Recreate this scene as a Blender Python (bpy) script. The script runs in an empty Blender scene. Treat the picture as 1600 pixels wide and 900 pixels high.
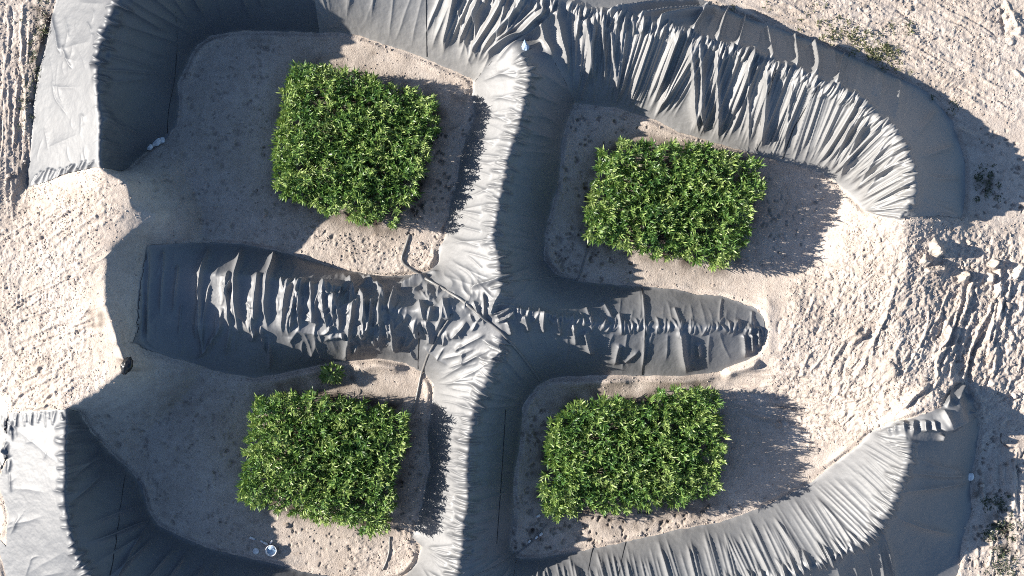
import bpy, math, random
import numpy as np

rng = np.random.default_rng(11)
random.seed(11)
C = bpy.context.scene.collection
SC = bpy.context.scene

# ------------------------------------------------------------------ camera model used to survey the site
HC, FP = 70.0, 2240.0          # drone height in metres, focal length in photo pixels
SUN_EL, SUN_DZ = 25.0, 5.0     # sun elevation; sun stands in the west, a few degrees to the north

def W(px, py, z=0.0):
    k = (HC - z) / FP
    return ((px - 800.0) * k, (450.0 - py) * k)

def WL(pts):
    """survey line [(px,py,z)...] -> world Nx3"""
    out = []
    for p in pts:
        z = p[2] if len(p) > 2 else 0.0
        x, y = W(p[0], p[1], z)
        out.append((x, y, z))
    return np.array(out, float)

def zz(pts, z):
    return [(p[0], p[1], p[2] if len(p) > 2 else z) for p in pts]

# ------------------------------------------------------------------ noise
_perm = np.random.default_rng(5).permutation(256)
_perm = np.concatenate([_perm, _perm, _perm])
_ang = np.random.default_rng(6).uniform(0, 2 * math.pi, 256)
_gx, _gy = np.cos(_ang).astype(np.float32), np.sin(_ang).astype(np.float32)

def perlin(x, y, seed=0):
    x = np.asarray(x, np.float32) + np.float32(seed * 17.31 + 300)
    y = np.asarray(y, np.float32) + np.float32(seed * 7.77 + 300)
    xi = np.floor(x).astype(np.int32); yi = np.floor(y).astype(np.int32)
    xf = x - xi; yf = y - yi
    xi &= 255; yi &= 255
    u = xf * xf * xf * (xf * (xf * 6 - 15) + 10)
    v = yf * yf * yf * (yf * (yf * 6 - 15) + 10)
    def g(ix, iy, dx, dy):
        h = _perm[_perm[ix & 255] + (iy & 255)]
        return _gx[h] * dx + _gy[h] * dy
    a = g(xi, yi, xf, yf); b = g(xi + 1, yi, xf - 1, yf)
    c = g(xi, yi + 1, xf, yf - 1); d = g(xi + 1, yi + 1, xf - 1, yf - 1)
    return (a + u * (b - a)) + v * ((c + u * (d - c)) - (a + u * (b - a)))

def blur(a, r):
    """three box blurs of radius r cells"""
    for _ in range(3):
        for ax in (0, 1):
            p = np.concatenate([np.repeat(a.take([0], ax), r + 1, ax), a, np.repeat(a.take([-1], ax), r, ax)], ax)
            c = np.cumsum(p, ax, dtype=np.float64)
            n = a.shape[ax]
            hi = c.take(range(2 * r + 1, 2 * r + 1 + n), ax); lo = c.take(range(0, n), ax)
            a = ((hi - lo) / (2 * r + 1)).astype(np.float32)
    return a

# ------------------------------------------------------------------ survey of the earthworks (photo pixels, height)
NW_CREST = [(157, 262, 4.5), (156, 200, 4.5), (150, 130, 4.4), (150, 90, 4.4), (163, 45, 4.5), (180, 0, 4.7), (230, -45, 5.0), (310, -75, 5.0), (420, -85, 4.6)]
N_CREST = [(420, -85, 4.4), (520, -75, 3.4), (640, -45, 2.8), (740, -22, 2.8), (830, -4, 3.0), (890, 6, 2.8)]
NE_CREST = zz([(890, 6), (930, 20), (1000, 32), (1060, 46), (1110, 64), (1161, 76), (1208, 98), (1249, 110, 2.9), (1283, 127, 3.1), (1316, 140, 3.2),
               (1350, 156, 3.3), (1367, 179, 3.4), (1397, 199, 3.6), (1414, 230, 3.7), (1426, 257, 3.7), (1431, 285, 3.6)], 2.8) + [(1428, 312, 3.2), (1412, 338, 2.3)]
NW_OUT = zz([(42, 296), (42, 280), (50, 220), (52, 170), (62, 110), (75, 60), (88, 0), (110, -80), (190, -170), (310, -200), (500, -190)], .6)
N_OUT = zz([(500, -190), (640, -150), (760, -115), (880, -75), (990, -35), (1060, -12), (1121, 10)], .5)
NE_OUT = zz([(1121, 10), (1171, 32), (1212, 44), (1242, 57), (1303, 76), (1347, 94), (1381, 111), (1431, 135), (1448, 145), (1465, 165), (1489, 192),
             (1495, 216), (1506, 250), (1507, 297)], .4) + [(1502, 342, .8)]
NW_IN = [(192, 270, 2.4), (215, 249, .9), (235, 232, .2), (258, 218), (275, 195), (280, 170), (276, 130), (290, 105), (303, 75), (330, 55), (380, 48),
         (430, 49), (470, 50), (500, 52), (525, 50)]
N_IN = [(525, 50), (560, 55), (600, 70), (620, 75), (650, 86), (670, 95), (705, 109), (735, 123), (742, 128)]
NE_IN = [(897, 160), (913, 163), (963, 168), (1023, 187), (1060, 207), (1094, 216), (1138, 230), (1178, 240), (1222, 253), (1262, 261), (1296, 277, .1),
         (1316, 292, .3), (1350, 330, .9)]
BUND = [(157, 262, 4.5), (175, 272, 4.5), (200, 288, 4.4), (207, 325, 3.8), (245, 335, 3.3), (225, 350, 3.4), (170, 385, 3.6), (163, 430, 3.9), (166, 480, 4.5), (186, 530, 4.9),
        (200, 575, 4.9), (150, 612, 3.9), (104, 640, 3.7)]
BUND_IN = [(290, 275, 0), (315, 320, 0), (318, 360, 0), (318, 375, .2)]
BUND_IN2 = [(318, 572, .2), (290, 620, 0), (215, 690, 0)]
BUND_W = [(-10, 300, 1.6), (-20, 380, 2.3), (-20, 470, 2.6), (-20, 560, 2.3), (-20, 610, 1.6)]
LEFT_W = [(-330, -300, .8), (-330, 1200, .8)]
SW_CREST = [(104, 640, 3.7), (100, 677, 4.1), (103, 750, 4.1), (98, 767, 4.1), (107, 827, 4.1), (117, 867, 4.1), (137, 897, 4.1), (175, 960, 4.1), (250, 1010, 4.1),
            (330, 1035, 4), (500, 1030, 3.9), (650, 990, 3.8), (720, 965, 3.5)]
SE_CREST = zz([(720, 965), (850, 945), (950, 945), (1060, 931), (1150, 916), (1229, 900, 3.1), (1262, 888, 3.2), (1296, 872, 3.3), (1330, 858, 3.3), (1357, 838, 3.3), (1377, 816, 3.3),
               (1397, 782, 3.5), (1411, 745, 3.6), (1420, 718, 3.5), (1418, 692, 3.1)], 2.8) + [(1414, 665, 2.5)]
SW_IN = [(107, 638, 3.5), (123, 643, 2.7), (140, 673, 1.8), (173, 710, .7), (200, 733, .2), (220, 757), (230, 797), (247, 823), (283, 840), (333, 860), (397, 875), (433, 883),
         (467, 893), (520, 902), (580, 908), (630, 903)]
SE_IN = [(807, 873), (847, 873), (930, 857), (997, 843), (1060, 828), (1127, 816), (1195, 792), (1262, 759), (1303, 725, .3), (1340, 698, .8), (1360, 674, 1.2)]
SW_OUT = [(-12, 612, 1.6), (-35, 690, .9), (-35, 760, .8), (-10, 830, .8), (10, 900, .8), (45, 1000, .8), (130, 1100, .8), (300, 1140, .8), (600, 1120, .8), (850, 1070, .8)]
SE_OUT = zz([(850, 1070), (1000, 1050), (1200, 1010), (1350, 960), (1430, 925), (1495, 900), (1502, 843), (1516, 799), (1516, 742), (1522, 715)], .4) + [(1529, 667, .7), (1524, 632, 1.1)]
SPINE = [(813, 84, 3.0), (828, 112, 3.0), (820, 150, 2.8), (811, 195, 2.6), (797, 230, 2.6), (787, 277, 2.6), (777, 330, 2.8), (769, 367, 3.0), (779, 405, 3.1), (784, 450, 3.2),
         (785, 490, 3.2), (783, 525, 3.1), (771, 567, 2.8), (757, 603, 2.6), (738, 640, 2.6), (731, 700, 2.6), (728, 733, 2.6), (731, 780, 2.6), (723, 820, 2.6), (720, 867, 2.6),
         (713, 900, 2.6), (712, 965, 3.4)]
SP_LU = [(742, 128), (738, 150), (743, 180), (730, 213), (720, 247), (713, 293), (703, 320), (697, 373), (685, 387), (687, 410), (673, 424)]
SP_LL = [(663, 583), (678, 600), (677, 620), (673, 647), (668, 680), (673, 727), (653, 817), (643, 837), (660, 855), (650, 883), (630, 903)]
SP_RU = [(897, 160), (883, 197), (877, 220), (870, 300), (863, 310), (850, 367), (848, 407), (870, 430), (897, 440)]
SP_RL = [(847, 597), (838, 603), (817, 633), (810, 700), (800, 750), (802, 817), (795, 853), (807, 873)]
AL_C = [(785, 482, 3.2), (700, 484, 3.0), (620, 484, 2.9), (530, 478, 2.75), (420, 468, 2.6), (330, 460, 2.2), (300, 456, 2.0), (228, 452, 2.4)]
AL_U = [(673, 424), (650, 430), (600, 434), (563, 428), (530, 422), (467, 403), (433, 393), (383, 383, .1), (333, 380, .3), (280, 381, 1.2), (230, 383, 2.1)]
AL_L = [(663, 583), (633, 567), (597, 560), (530, 563), (443, 583), (397, 590), (333, 579, .2), (300, 566, .7), (267, 559, 1.3), (230, 547, 2.0), (213, 535, 2.3)]
AL_E = [(230, 383, 2.1), (228, 452, 2.5), (213, 535, 2.3)]
AR_C = [(785, 490, 3.2), (830, 491, 3.0), (905, 502, 2.4), (960, 512, 1.9), (1060, 512, 1.7), (1110, 512, 1.6), (1145, 514, 1.35), (1170, 515, 1.05), (1192, 516, .8)]
AR_U = [(897, 440), (963, 447), (990, 448), (1060, 454), (1087, 462), (1124, 462, .1), (1178, 482, .5), (1193, 496, .7)]
AR_L = [(847, 597), (863, 590), (997, 587), (1060, 590), (1100, 585), (1127, 580, .1), (1175, 563, .4), (1190, 540, .7), (1195, 516, .9)]
RIGHT_IN = [(1300, 285, .1), (1312, 300, .15), (1290, 350, .15), (1255, 415, .15), (1190, 438, .15), (1110, 440, 0)]
RIGHT_IN2 = [(1140, 600, 0), (1245, 635, .15), (1255, 690, .15), (1275, 735, .15)]
RIGHT_C = [(1412, 338, 2.2), (1415, 400, 1.9), (1405, 470, 1.7), (1405, 560, 1.7), (1408, 620, 2.0), (1414, 665, 2.4)]
RIGHT_O = [(1500, 350, 1.2), (1505, 440, 1.1), (1500, 540, 1.1), (1510, 620, 1.1)]
RIGHT_E = [(1640, -200, .4), (1640, 330, .8), (1640, 640, .9), (1640, 760, .5), (1640, 1100, .5)]
AL_CU = [(300, 425, 1.75), (330, 428, 2.0), (420, 436, 2.2), (520, 450, 2.45)]
AL_CL = [(300, 507, 1.75), (330, 507, 2.0), (420, 514, 2.15), (520, 521, 2.3), (600, 520, 2.2)]
ARM_E = [(1200, 470, .85), (1208, 516, .95), (1203, 552, .9)]
ARM_E2 = [(1245, 470, .95), (1260, 516, 1.15), (1250, 560, 1.0)]
TORN = [(1420, 664, 2.6), (1450, 656, 2.9), (1480, 652, 2.9), (1506, 636, 2.5)]
HOLLOW = [(800, 52, 2.2), (826, 58, 2.1), (850, 66, 2.1)]

LINES = [NW_CREST, N_CREST, NE_CREST, NW_OUT, N_OUT, NE_OUT, NW_IN, N_IN, NE_IN, BUND, BUND_IN, BUND_IN2, BUND_W, LEFT_W, SW_CREST, SE_CREST, SW_IN, SE_IN,
         SW_OUT, SE_OUT, SPINE, SP_LU, SP_LL, SP_RU, SP_RL, AL_C, AL_U, AL_L, AL_E, AR_C, AR_U, AR_L, RIGHT_IN, RIGHT_IN2, RIGHT_C, RIGHT_O, RIGHT_E, HOLLOW, AL_CU, AL_CL, ARM_E, ARM_E2, TORN,
         [(330, 200), (420, 300), (400, 150)], [(330, 700), (360, 800)]]

# block outlines (crown outlines, about 1.7 m above the bed)
BLOCKS = [
    [(437, 125), (468, 97), (500, 98), (600, 122), (688, 150), (686, 190), (665, 270), (640, 335), (610, 362), (560, 348), (490, 328), (430, 303), (424, 250), (436, 180)],
    [(930, 245), (958, 222), (1030, 217), (1110, 227), (1193, 250), (1198, 285), (1183, 330), (1155, 408), (1140, 422), (1080, 410), (990, 392), (910, 377), (913, 330), (928, 285)],
    [(402, 616), (430, 608), (500, 618), (600, 630), (640, 642), (638, 680), (618, 760), (608, 833), (590, 838), (500, 813), (400, 793), (376, 778), (378, 740), (392, 660)],
    [(884, 630), (960, 620), (1014, 632), (1030, 608), (1100, 602), (1122, 614), (1136, 690), (1126, 768), (1090, 788), (1000, 793), (870, 812), (842, 803), (848, 720), (855, 660)],
]

# ------------------------------------------------------------------ harmonic terrain between the survey lines
def harmonic(RX, RY, h):
    nx, ny = int(2 * RX / h), int(2 * RY / h)
    val = np.zeros((ny, nx)); cnt = np.zeros((ny, nx))
    for L in LINES:
        P = WL(L)
        for a, b in zip(P[:-1], P[1:]):
            n = max(2, int(np.hypot(*(b - a)[:2]) / (h * .4)))
            t = np.linspace(0, 1, n)[:, None]
            q = a + (b - a) * t
            i = ((q[:, 0] + RX) / h).astype(int); j = ((q[:, 1] + RY) / h).astype(int)
            ok = (i >= 0) & (j >= 0) & (i < nx) & (j < ny)
            np.add.at(val, (j[ok], i[ok]), q[ok, 2]); np.add.at(cnt, (j[ok], i[ok]), 1)
    for B in BLOCKS:                                     # flat bed under each plot
        for p in B:
            x, y = W(p[0], p[1], 1.7); i = int((x * .9 + RX) / h); 
            x2, y2 = x, y
            i, j = int((x2 + RX) / h), int((y2 + RY) / h)
            cnt[j, i] += 1
    sol = None
    for f in (16, 8, 4, 2, 1):
        my, mx = ny // f, nx // f
        v = val[:my * f, :mx * f].reshape(my, f, mx, f).sum((1, 3)); c = cnt[:my * f, :mx * f].reshape(my, f, mx, f).sum((1, 3))
        m = c > 0; fix = np.where(m, v / np.maximum(c, 1), 0)
        m[0, :] = m[-1, :] = m[:, 0] = m[:, -1] = True
        fix[0, :] = fix[-1, :] = .7; fix[:, 0] = fix[:, -1] = .7
        if sol is None:
            s = np.full((my, mx), .7)
        else:
            s = np.repeat(np.repeat(sol, 2, 0), 2, 1)[:my, :mx]
            if s.shape != (my, mx):
                s = np.pad(s, ((0, my - s.shape[0]), (0, mx - s.shape[1])), mode='edge')
        s = np.where(m, fix, s)
        for _ in range(220 if f > 1 else 120):
            n = s.copy()
            n[1:-1, 1:-1] = .25 * (s[:-2, 1:-1] + s[2:, 1:-1] + s[1:-1, :-2] + s[1:-1, 2:])
            s = np.where(m, fix, n)
        sol = s
    return sol

LRX, LRY, LH = 36.0, 24.0, 0.1
TER = harmonic(LRX, LRY, LH)

def bil(a, x, y, RX, RY, h):
    fx = np.clip((np.asarray(x) + RX) / h - .5, 0, a.shape[1] - 1.001); fy = np.clip((np.asarray(y) + RY) / h - .5, 0, a.shape[0] - 1.001)
    i = fx.astype(int); j = fy.astype(int); u = fx - i; v = fy - j
    return (a[j, i] * (1 - u) + a[j, i + 1] * u) * (1 - v) + (a[j + 1, i] * (1 - u) + a[j + 1, i + 1] * u) * v

# ------------------------------------------------------------------ fine raster shared by ground and sheets
RX, RY, ST = 28.0, 20.0, 0.031
xs = np.arange(-RX, RX + 1e-6, ST); ys = np.arange(-RY, RY + 1e-6, ST)
NX, NY = len(xs), len(ys)
X, Y = np.meshgrid(xs, ys); X = X.astype(np.float32); Y = Y.astype(np.float32)
E = blur(bil(TER, X, Y, LRX, LRY, LH).astype(np.float32), 2)

def samp(a, x, y):
    fx = np.clip((np.asarray(x) + RX) / ST, 0, NX - 1.001); fy = np.clip((np.asarray(y) + RY) / ST, 0, NY - 1.001)
    i = fx.astype(int); j = fy.astype(int); u = fx - i; v = fy - j
    return (a[j, i] * (1 - u) + a[j, i + 1] * u) * (1 - v) + (a[j + 1, i] * (1 - u) + a[j + 1, i + 1] * u) * v

def onto(px, py, surf=None):
    """photo pixel -> the place on the terrain it shows"""
    s = E if surf is None else surf
    z = 0.0
    for _ in range(8):
        x, y = W(px, py, z); z = .5 * z + .5 * float(samp(s, x, y))
    x, y = W(px, py, z)
    return x, y, float(samp(s, x, y))

def poly_world(pts):
    return np.array([(p[0], p[1]) for p in WL(pts)]) 

def inside(poly, wob=.06, seed=1, sc=2.2):
    lo = poly.min(0) - .5; hi = poly.max(0) + .5
    i0, i1 = np.searchsorted(xs, [lo[0], hi[0]]); j0, j1 = np.searchsorted(ys, [lo[1], hi[1]])
    m = np.zeros((NY, NX), bool)
    if i1 <= i0 or j1 <= j0: return m
    x = X[j0:j1, i0:i1]; y = Y[j0:j1, i0:i1]
    if wob:
        x, y = x + wob * (perlin(x * sc, y * sc, seed) + .5 * perlin(x * sc * 3, y * sc * 3, seed + 1)), y + wob * (perlin(x * sc, y * sc, seed + 2) + .5 * perlin(x * sc * 3, y * sc * 3, seed + 3))
    r = np.zeros(x.shape, bool)
    n = len(poly)
    for k in range(n):
        xa, ya = poly[k]; xb, yb = poly[(k + 1) % n]
        if ya == yb: continue
        c = ((ya > y) != (yb > y)) & (x < (xb - xa) * (y - ya) / (yb - ya) + xa)
        r ^= c
    m[j0:j1, i0:i1] = r
    return m

# ------------------------------------------------------------------ liner outlines
rev = lambda l: list(reversed(l))
P_NORTH = NW_OUT + N_OUT[1:] + NE_OUT[1:] + [(1470, 338, 1.4), (1425, 338, 2.2), (1404, 344, 2.0), (1375, 338, 1.5)] + rev(NE_IN) + [(880, 130, .6), (850, 72, 2.0), (826, 66, 2.1), (800, 66, 2.0), (765, 105, .6)] + rev(N_IN) + rev(NW_IN)[1:] + [(155, 264, 3.3), (110, 273, 2.2), (80, 286, 1.3)]
P_CROSS = [(765, 105, .6), (800, 66, 2.0), (826, 66, 2.1), (850, 72, 2.0), (880, 130, .6)] + SP_RU + AR_U[1:] + rev(AR_L) + SP_RL[1:] + [(800, 905, 1.), (780, 955, 2.5), (712, 968, 3.4), (660, 960, 2.6), (620, 930, 1.)] + rev(SP_LL) + AL_L[1:] + rev(AL_U) + rev(SP_LU)[1:]
P_SOUTH = [(20, 643, 1.9), (60, 642, 2.9), (100, 640, 3.7)] + SW_IN + [(620, 930, 1.), (660, 960, 2.6), (712, 968, 3.4), (780, 955, 2.5), (800, 905, 1.)] + SE_IN + [(1391, 664, 2.1), (1414, 655, 2.4), (1440, 644, 2.2), (1466, 634, 1.9), (1480, 612, 1.6), (1500, 594, 1.3)] + rev(SE_OUT) + rev(SW_OUT)[1:-3] + [(12, 853, .9), (22, 800, .9), (3, 750, .9), (22, 712, 1.4), (16, 680, 1.5)]
P_SCRAP = [(-30, 600, 1.5), (4, 615, 1.8), (16, 632, 2.0), (15, 660, 1.6), (20, 705, 1.4), (2, 742, .9), (-40, 750, .8)]
M_N = inside(poly_world(P_NORTH), .05, 1)
M_C = inside(poly_world(P_CROSS), .06, 5) & ~M_N
M_S = inside(poly_world(P_SOUTH), .05, 9) & ~M_C & ~M_N
M_X = inside(poly_world(P_SCRAP), .15, 13) & ~M_S
M_ALL = M_N | M_C | M_S | M_X
MB = blur(M_ALL.astype(np.float32), 5)

# ------------------------------------------------------------------ folds in the sheets
FO = np.zeros((NY, NX), np.float32)     # standing folds, metres off the slope
DU = np.zeros((NY, NX), np.float32)     # dust

def stroke(p0, p1, a, w0, w1=None, bend=0.0, prof=1.4, taper=(0.15, 0.15), A=None, wig=0.0):
    A = FO if A is None else A
    w1 = w0 if w1 is None else w1
    x0, y0 = p0[:2]; x1, y1 = p1[:2]
    L = math.hypot(x1 - x0, y1 - y0)
    if L < .05: return
    pad = 3.2 * max(w0, w1) + abs(bend) + wig
    i0, i1 = np.searchsorted(xs, [min(x0, x1) - pad, max(x0, x1) + pad]); j0, j1 = np.searchsorted(ys, [min(y0, y1) - pad, max(y0, y1) + pad])
    if i1 - i0 < 2 or j1 - j0 < 2: return
    x = X[j0:j1, i0:i1] - x0; y = Y[j0:j1, i0:i1] - y0
    ux, uy = (x1 - x0) / L, (y1 - y0) / L
    t = (x * ux + y * uy) / L
    d = -x * uy + y * ux
    tc = np.clip(t, 0, 1)
    d = d - bend * 4 * tc * (1 - tc)
    if wig:
        ph = rng.uniform(0, 99)
        d = d - wig * np.sin(tc * L * 2.3 + ph) * .6 - wig * np.sin(tc * L * 5.1 + ph * 2) * .3
    w = w0 + (w1 - w0) * tc
    end = np.ones_like(t)
    if taper[0] > 0: end = end * np.clip(t / taper[0], 0, 1)
    else: end = end * (t >= 0)
    if taper[1] > 0: end = end * np.clip((1 - t) / taper[1], 0, 1)
    else: end = end * (t <= 1)
    end = end * end * (3 - 2 * end)
    A[j0:j1, i0:i1] += (a * end * np.exp(-(np.abs(d) / w) ** prof)).astype(np.float32)

def resample(P, step):
    P = np.asarray(P, float)
    s = np.concatenate([[0], np.cumsum(np.hypot(*np.diff(P[:, :2], axis=0).T))])
    q = np.arange(0, s[-1], step)
    return np.stack([np.interp(q, s, P[:, k]) for k in range(P.shape[1])], 1)

def nearest(P, q):
    return P[np.argmin((P[:, 0] - q[0]) ** 2 + (P[:, 1] - q[1]) ** 2)]

def pxof(p):
    k = FP / (HC - (p[2] if len(p) > 2 else 0))
    return p[0] * k + 800, 450 - p[1] * k

U = rng.uniform
def pleats(crest, toe, gap, amp, wid, xr=None, yr=None, start=(-.05, .1), stop=(.7, 1.02), taper=(.1, .35), jit=.25, bend=.08, flare=1.3, prof=1.12, wig=0.02):
    c = resample(WL(crest), .05); t = resample(WL(toe), .05)
    k = 0.0
    s = 0.0
    while True:
        s += U(*gap)
        k = int(s / .05)
        if k >= len(c): break
        p = c[k]; px, py = pxof(p)
        if xr and not (xr[0] <= px <= xr[1]): continue
        if yr and not (yr[0] <= py <= yr[1]): continue
        q = nearest(t, p)
        d = q[:2] - p[:2]
        n = np.array([-d[1], d[0]]) / max(np.hypot(*d), .01)
        a0, a1 = U(*start), U(*stop)
        e0 = p[:2] + d * a0; e1 = p[:2] + d * a1 + n * U(-jit, jit)
        w = U(*wid)
        stroke(e0, e1, U(*amp), w, w * U(.7, flare), U(-bend, bend), prof, taper, wig=wig)

def frill(crest, gap, amp, wid, left, right, xr=None, yr=None, skew=.25):
    """gathered ruffle along a crest: short folds across it"""
    c = resample(WL(crest), .02)
    s = 0.0
    while True:
        s += U(*gap); k = int(s / .02)
        if k >= len(c) - 3: break
        p = c[k]; px, py = pxof(p)
        if xr and not (xr[0] <= px <= xr[1]): continue
        if yr and not (yr[0] <= py <= yr[1]): continue
        t = c[min(k + 3, len(c) - 1)][:2] - c[max(k - 3, 0)][:2]; t = t / max(np.hypot(*t), 1e-6)
        n = np.array([-t[1], t[0]])
        l, r = U(*left), U(*right)
        e0 = p[:2] + n * l + t * U(-skew, skew); e1 = p[:2] - n * r + t * U(-skew, skew)
        stroke(e0, e1, U(*amp), U(*wid), None, U(-.06, .06), 1.1, (.35, .35))

def fold(a, b, amp, w, w1=None, bend=0., taper=(.15, .15), prof=1.08, wig=.03):
    """hand surveyed fold between two photo pixels"""
    stroke(onto(*a), onto(*b), amp, w, w1, bend, prof, taper, wig=wig)

# north-east berm
pleats(NE_CREST, NE_IN, (.10, .26), (.03, .10), (.04, .07), yr=(0, 330), wig=0, bend=.02, jit=.1, start=(-.08, .05), stop=(.85, 1.05), taper=(.08, .2))
pleats(NE_CREST, NE_IN, (.3, .7), (.10, .2), (.06, .09), xr=(1000, 1450), wig=0, bend=.02, jit=.12, start=(-.05, .05), stop=(.8, 1.0), taper=(.08, .3))
pleats(NE_CREST, NE_IN, (.8, 1.5), (.22, .42), (.08, .13), xr=(890, 1215), jit=.15, wig=.01)
pleats(NE_CREST, NE_IN, (.4, 1.0), (.07, .16), (.06, .1), xr=(900, 1130), jit=.1, wig=0)
pleats(NE_CREST, NE_IN, (.35, .8), (.08, .22), (.05, .08), xr=(1320, 1450), jit=.2, wig=0)
frill(NE_CREST, (.06, .14), (.06, .15), (.035, .06), (.1, .45), (.2, .75), xr=(880, 1440))
pleats(NE_CREST, NE_OUT, (.9, 1.8), (.35, .65), (.06, .09), xr=(900, 1310), start=(0, .05), stop=(.85, 1.0), jit=.5, prof=1.2, taper=(.05, .12))
pleats(NE_CREST, NE_OUT, (.5, 1.1), (.14, .32), (.14, .25), xr=(1290, 1450), start=(-.15, .1), stop=(.9, 1.1), jit=.4, taper=(.5, .3))
pleats(NE_CREST, NE_OUT, (.3, .6), (.015, .05), (.08, .15), start=(.0, .3), stop=(.8, 1.05), jit=.4)
# north berm
pleats(N_CREST, N_IN, (.35, .8), (.08, .22), (.08, .15), xr=(690, 900), jit=.4)
pleats(N_CREST, N_IN, (.7, 1.3), (.35, .6), (.11, .17), xr=(690, 900), jit=.5)
pleats(N_CREST, N_IN, (.4, .9), (.02, .05), (.06, .14), xr=(420, 720), jit=.8)
frill(N_CREST, (.1, .22), (.07, .18), (.04, .07), (.1, .5), (.2, 1.0), xr=(760, 900))
for a, b, am, w in [((742, 0), (748, 95), .28, .1), ((715, 0), (738, 110), .12, .07), ((790, 0), (778, 70), .3, .12), ((806, 0), (790, 60), .3, .1), ((845, 30), (862, 95), .4, .14), ((868, 8), (888, 118), .4, .13),
                    ((917, 25), (925, 130), .45, .15), ((942, 20), (944, 140), .35, .09), ((954, 40), (966, 150), .3, .1), ((905, 20), (900, 60), .25, .08), ((1082, 60), (1092, 215), .5, .13), ((1096, 62), (1100, 215), .5, .13),
                    ((1122, 75), (1124, 225), .4, .12), ((1170, 90), (1170, 235), .2, .08), ((1202, 105), (1190, 235), .5, .14), ((1240, 122), (1222, 250), .15, .06), ((1335, 185), (1297, 270), .3, .1), ((1352, 190), (1310, 285), .3, .09),
                    ((1385, 222), (1340, 300), .25, .08), ((1400, 240), (1345, 315), .2, .08)]:
    fold(a, b, am, w, w * 1.2, taper=(.1, .3))
# north-west berm
frill(NW_CREST, (.16, .4), (.08, .22), (.07, .13), (.1, .5), (.15, .8), yr=(0, 130), skew=.3)
frill(NW_CREST, (.2, .5), (.04, .1), (.06, .12), (.1, .3), (.1, .6), yr=(120, 270))
pleats(NW_CREST, NW_OUT, (.9, 2.0), (.03, .06), (.12, .22), start=(.0, .3), stop=(.6, .9), jit=1.2, taper=(.4, .4))
pleats(NW_CREST, NW_IN, (.5, 1.1), (.05, .14), (.1, .22), jit=.6)
for k in range(26):
    x, y = U(62, 145), U(0, 255); an = math.radians(U(50, 110)); l = U(20, 70)
    fold((x, y), (x + math.cos(an) * l, y + math.sin(an) * l), U(.02, .06), U(.05, .1), None, U(-.3, .3), (.4, .4))
for k in range(14):
    x, y = U(10, 85), U(650, 890); an = math.radians(U(90, 160)); l = U(20, 60)
    fold((x, y), (x + math.cos(an) * l, y + math.sin(an) * l), U(.015, .05), U(.05, .1), None, U(-.3, .3), (.4, .4))
fold((82, 18), (98, 88), .16, .09, .14); fold((100, 70), (115, 110), .1, .07)
for k in range(16):
    x = 60 + k * 6; fold((x, 272 - k * 1.2 + U(-8, 2)), (x + U(-16, -6), 292 - k * 1.5), U(.08, .2), .05, .06)
# south-east berm
pleats(SE_CREST, SE_IN, (.12, .32), (.03, .10), (.045, .08), start=(-.08, .05), stop=(.7, 1.03), jit=.1, wig=0, bend=.02, taper=(.08, .3))
pleats(SE_CREST, SE_IN, (.7, 1.4), (.06, .16), (.08, .15), xr=(900, 1340), jit=.2)
frill(SE_CREST, (.1, .22), (.08, .2), (.04, .07), (.1, .9), (.15, .7), skew=.2)
pleats(SE_CREST, SE_OUT, (.5, 1.1), (.14, .34), (.12, .22), start=(-.15, .1), stop=(.85, 1.1), jit=.5, taper=(.5, .3))
# south-west berm
frill(SW_CREST, (.14, .34), (.06, .16), (.06, .1), (.1, .5), (.15, .7))
pleats(SW_CREST, SW_IN, (.6, 1.2), (.12, .26), (.12, .24), start=(-.1, .1), stop=(.8, 1.05), jit=.6, taper=(.5, .3))
pleats(SW_CREST, SW_OUT, (.9, 2.0), (.03, .06), (.12, .22), start=(.0, .3), stop=(.6, .9), jit=1.2, taper=(.4, .4))
for k in range(14):
    x = 24 + k * 6; fold((x, 642 + U(-2, 4)), (x + U(-5, 5), 660 + U(-6, 12)), U(.04, .12), .05, .05)
# spine
UP = SPINE[:11]; LO = SPINE[11:]
frill(UP, (.08, .2), (.07, .2), (.04, .07), (.1, .8), (.2, .8), skew=.25)
frill(LO, (.09, .2), (.08, .22), (.04, .075), (.1, .8), (.3, .9), skew=.25)
pleats(UP, SP_LU, (.25, .6), (.03, .09), (.05, .09), start=(.0, .3), stop=(.6, 1.), jit=.7)
pleats(UP, SP_RU, (.3, .7), (.02, .07), (.08, .16), start=(.0, .2), stop=(.6, 1.), jit=.3)
pleats(LO, SP_LL, (.2, .5), (.03, .09), (.05, .09), start=(.0, .3), stop=(.6, 1.), jit=.4)
pleats(LO, SP_RL, (.25, .6), (.03, .09), (.07, .15), start=(.0, .2), stop=(.5, 1.), jit=.3)
# west arm
for a, b, am, w in [((231, 386), (229, 540), .2, .07), ((222, 390), (216, 530), .14, .05), ((256, 388), (252, 500), .12, .06), ((278, 412), (272, 495), .16, .08), ((284, 470), (280, 530), .1, .06), ((326, 382), (320, 560), .34, .1),
                    ((311, 470), (306, 530), .18, .1), ((330, 440), (316, 560), .14, .06), ((357, 422), (364, 525), .3, .12), ((350, 480), (336, 528), .2, .14), ((377, 385), (377, 530), .34, .12), ((370, 430), (366, 505), .15, .07), ((405, 425), (400, 510), .32, .11),
                    ((394, 480), (390, 522), .22, .12), ((429, 390), (419, 520), .36, .11), ((416, 428), (415, 455), .15, .07), ((438, 436), (445, 458), .2, .08), ((452, 434), (442, 525), .3, .15), ((462, 436), (468, 470), .2, .08), ((470, 438), (453, 522), .32, .1), ((475, 432), (468, 520), .3, .1),
                    ((486, 440), (492, 510), .3, .13), ((500, 440), (520, 480), .25, .12)]:
    fold(a, b, am, w, w * 1.1, taper=(.12, .3))
pleats(AL_C, AL_U, (.5, 1.0), (.02, .06), (.07, .15), xr=(230, 560), start=(.2, .4))
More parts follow.
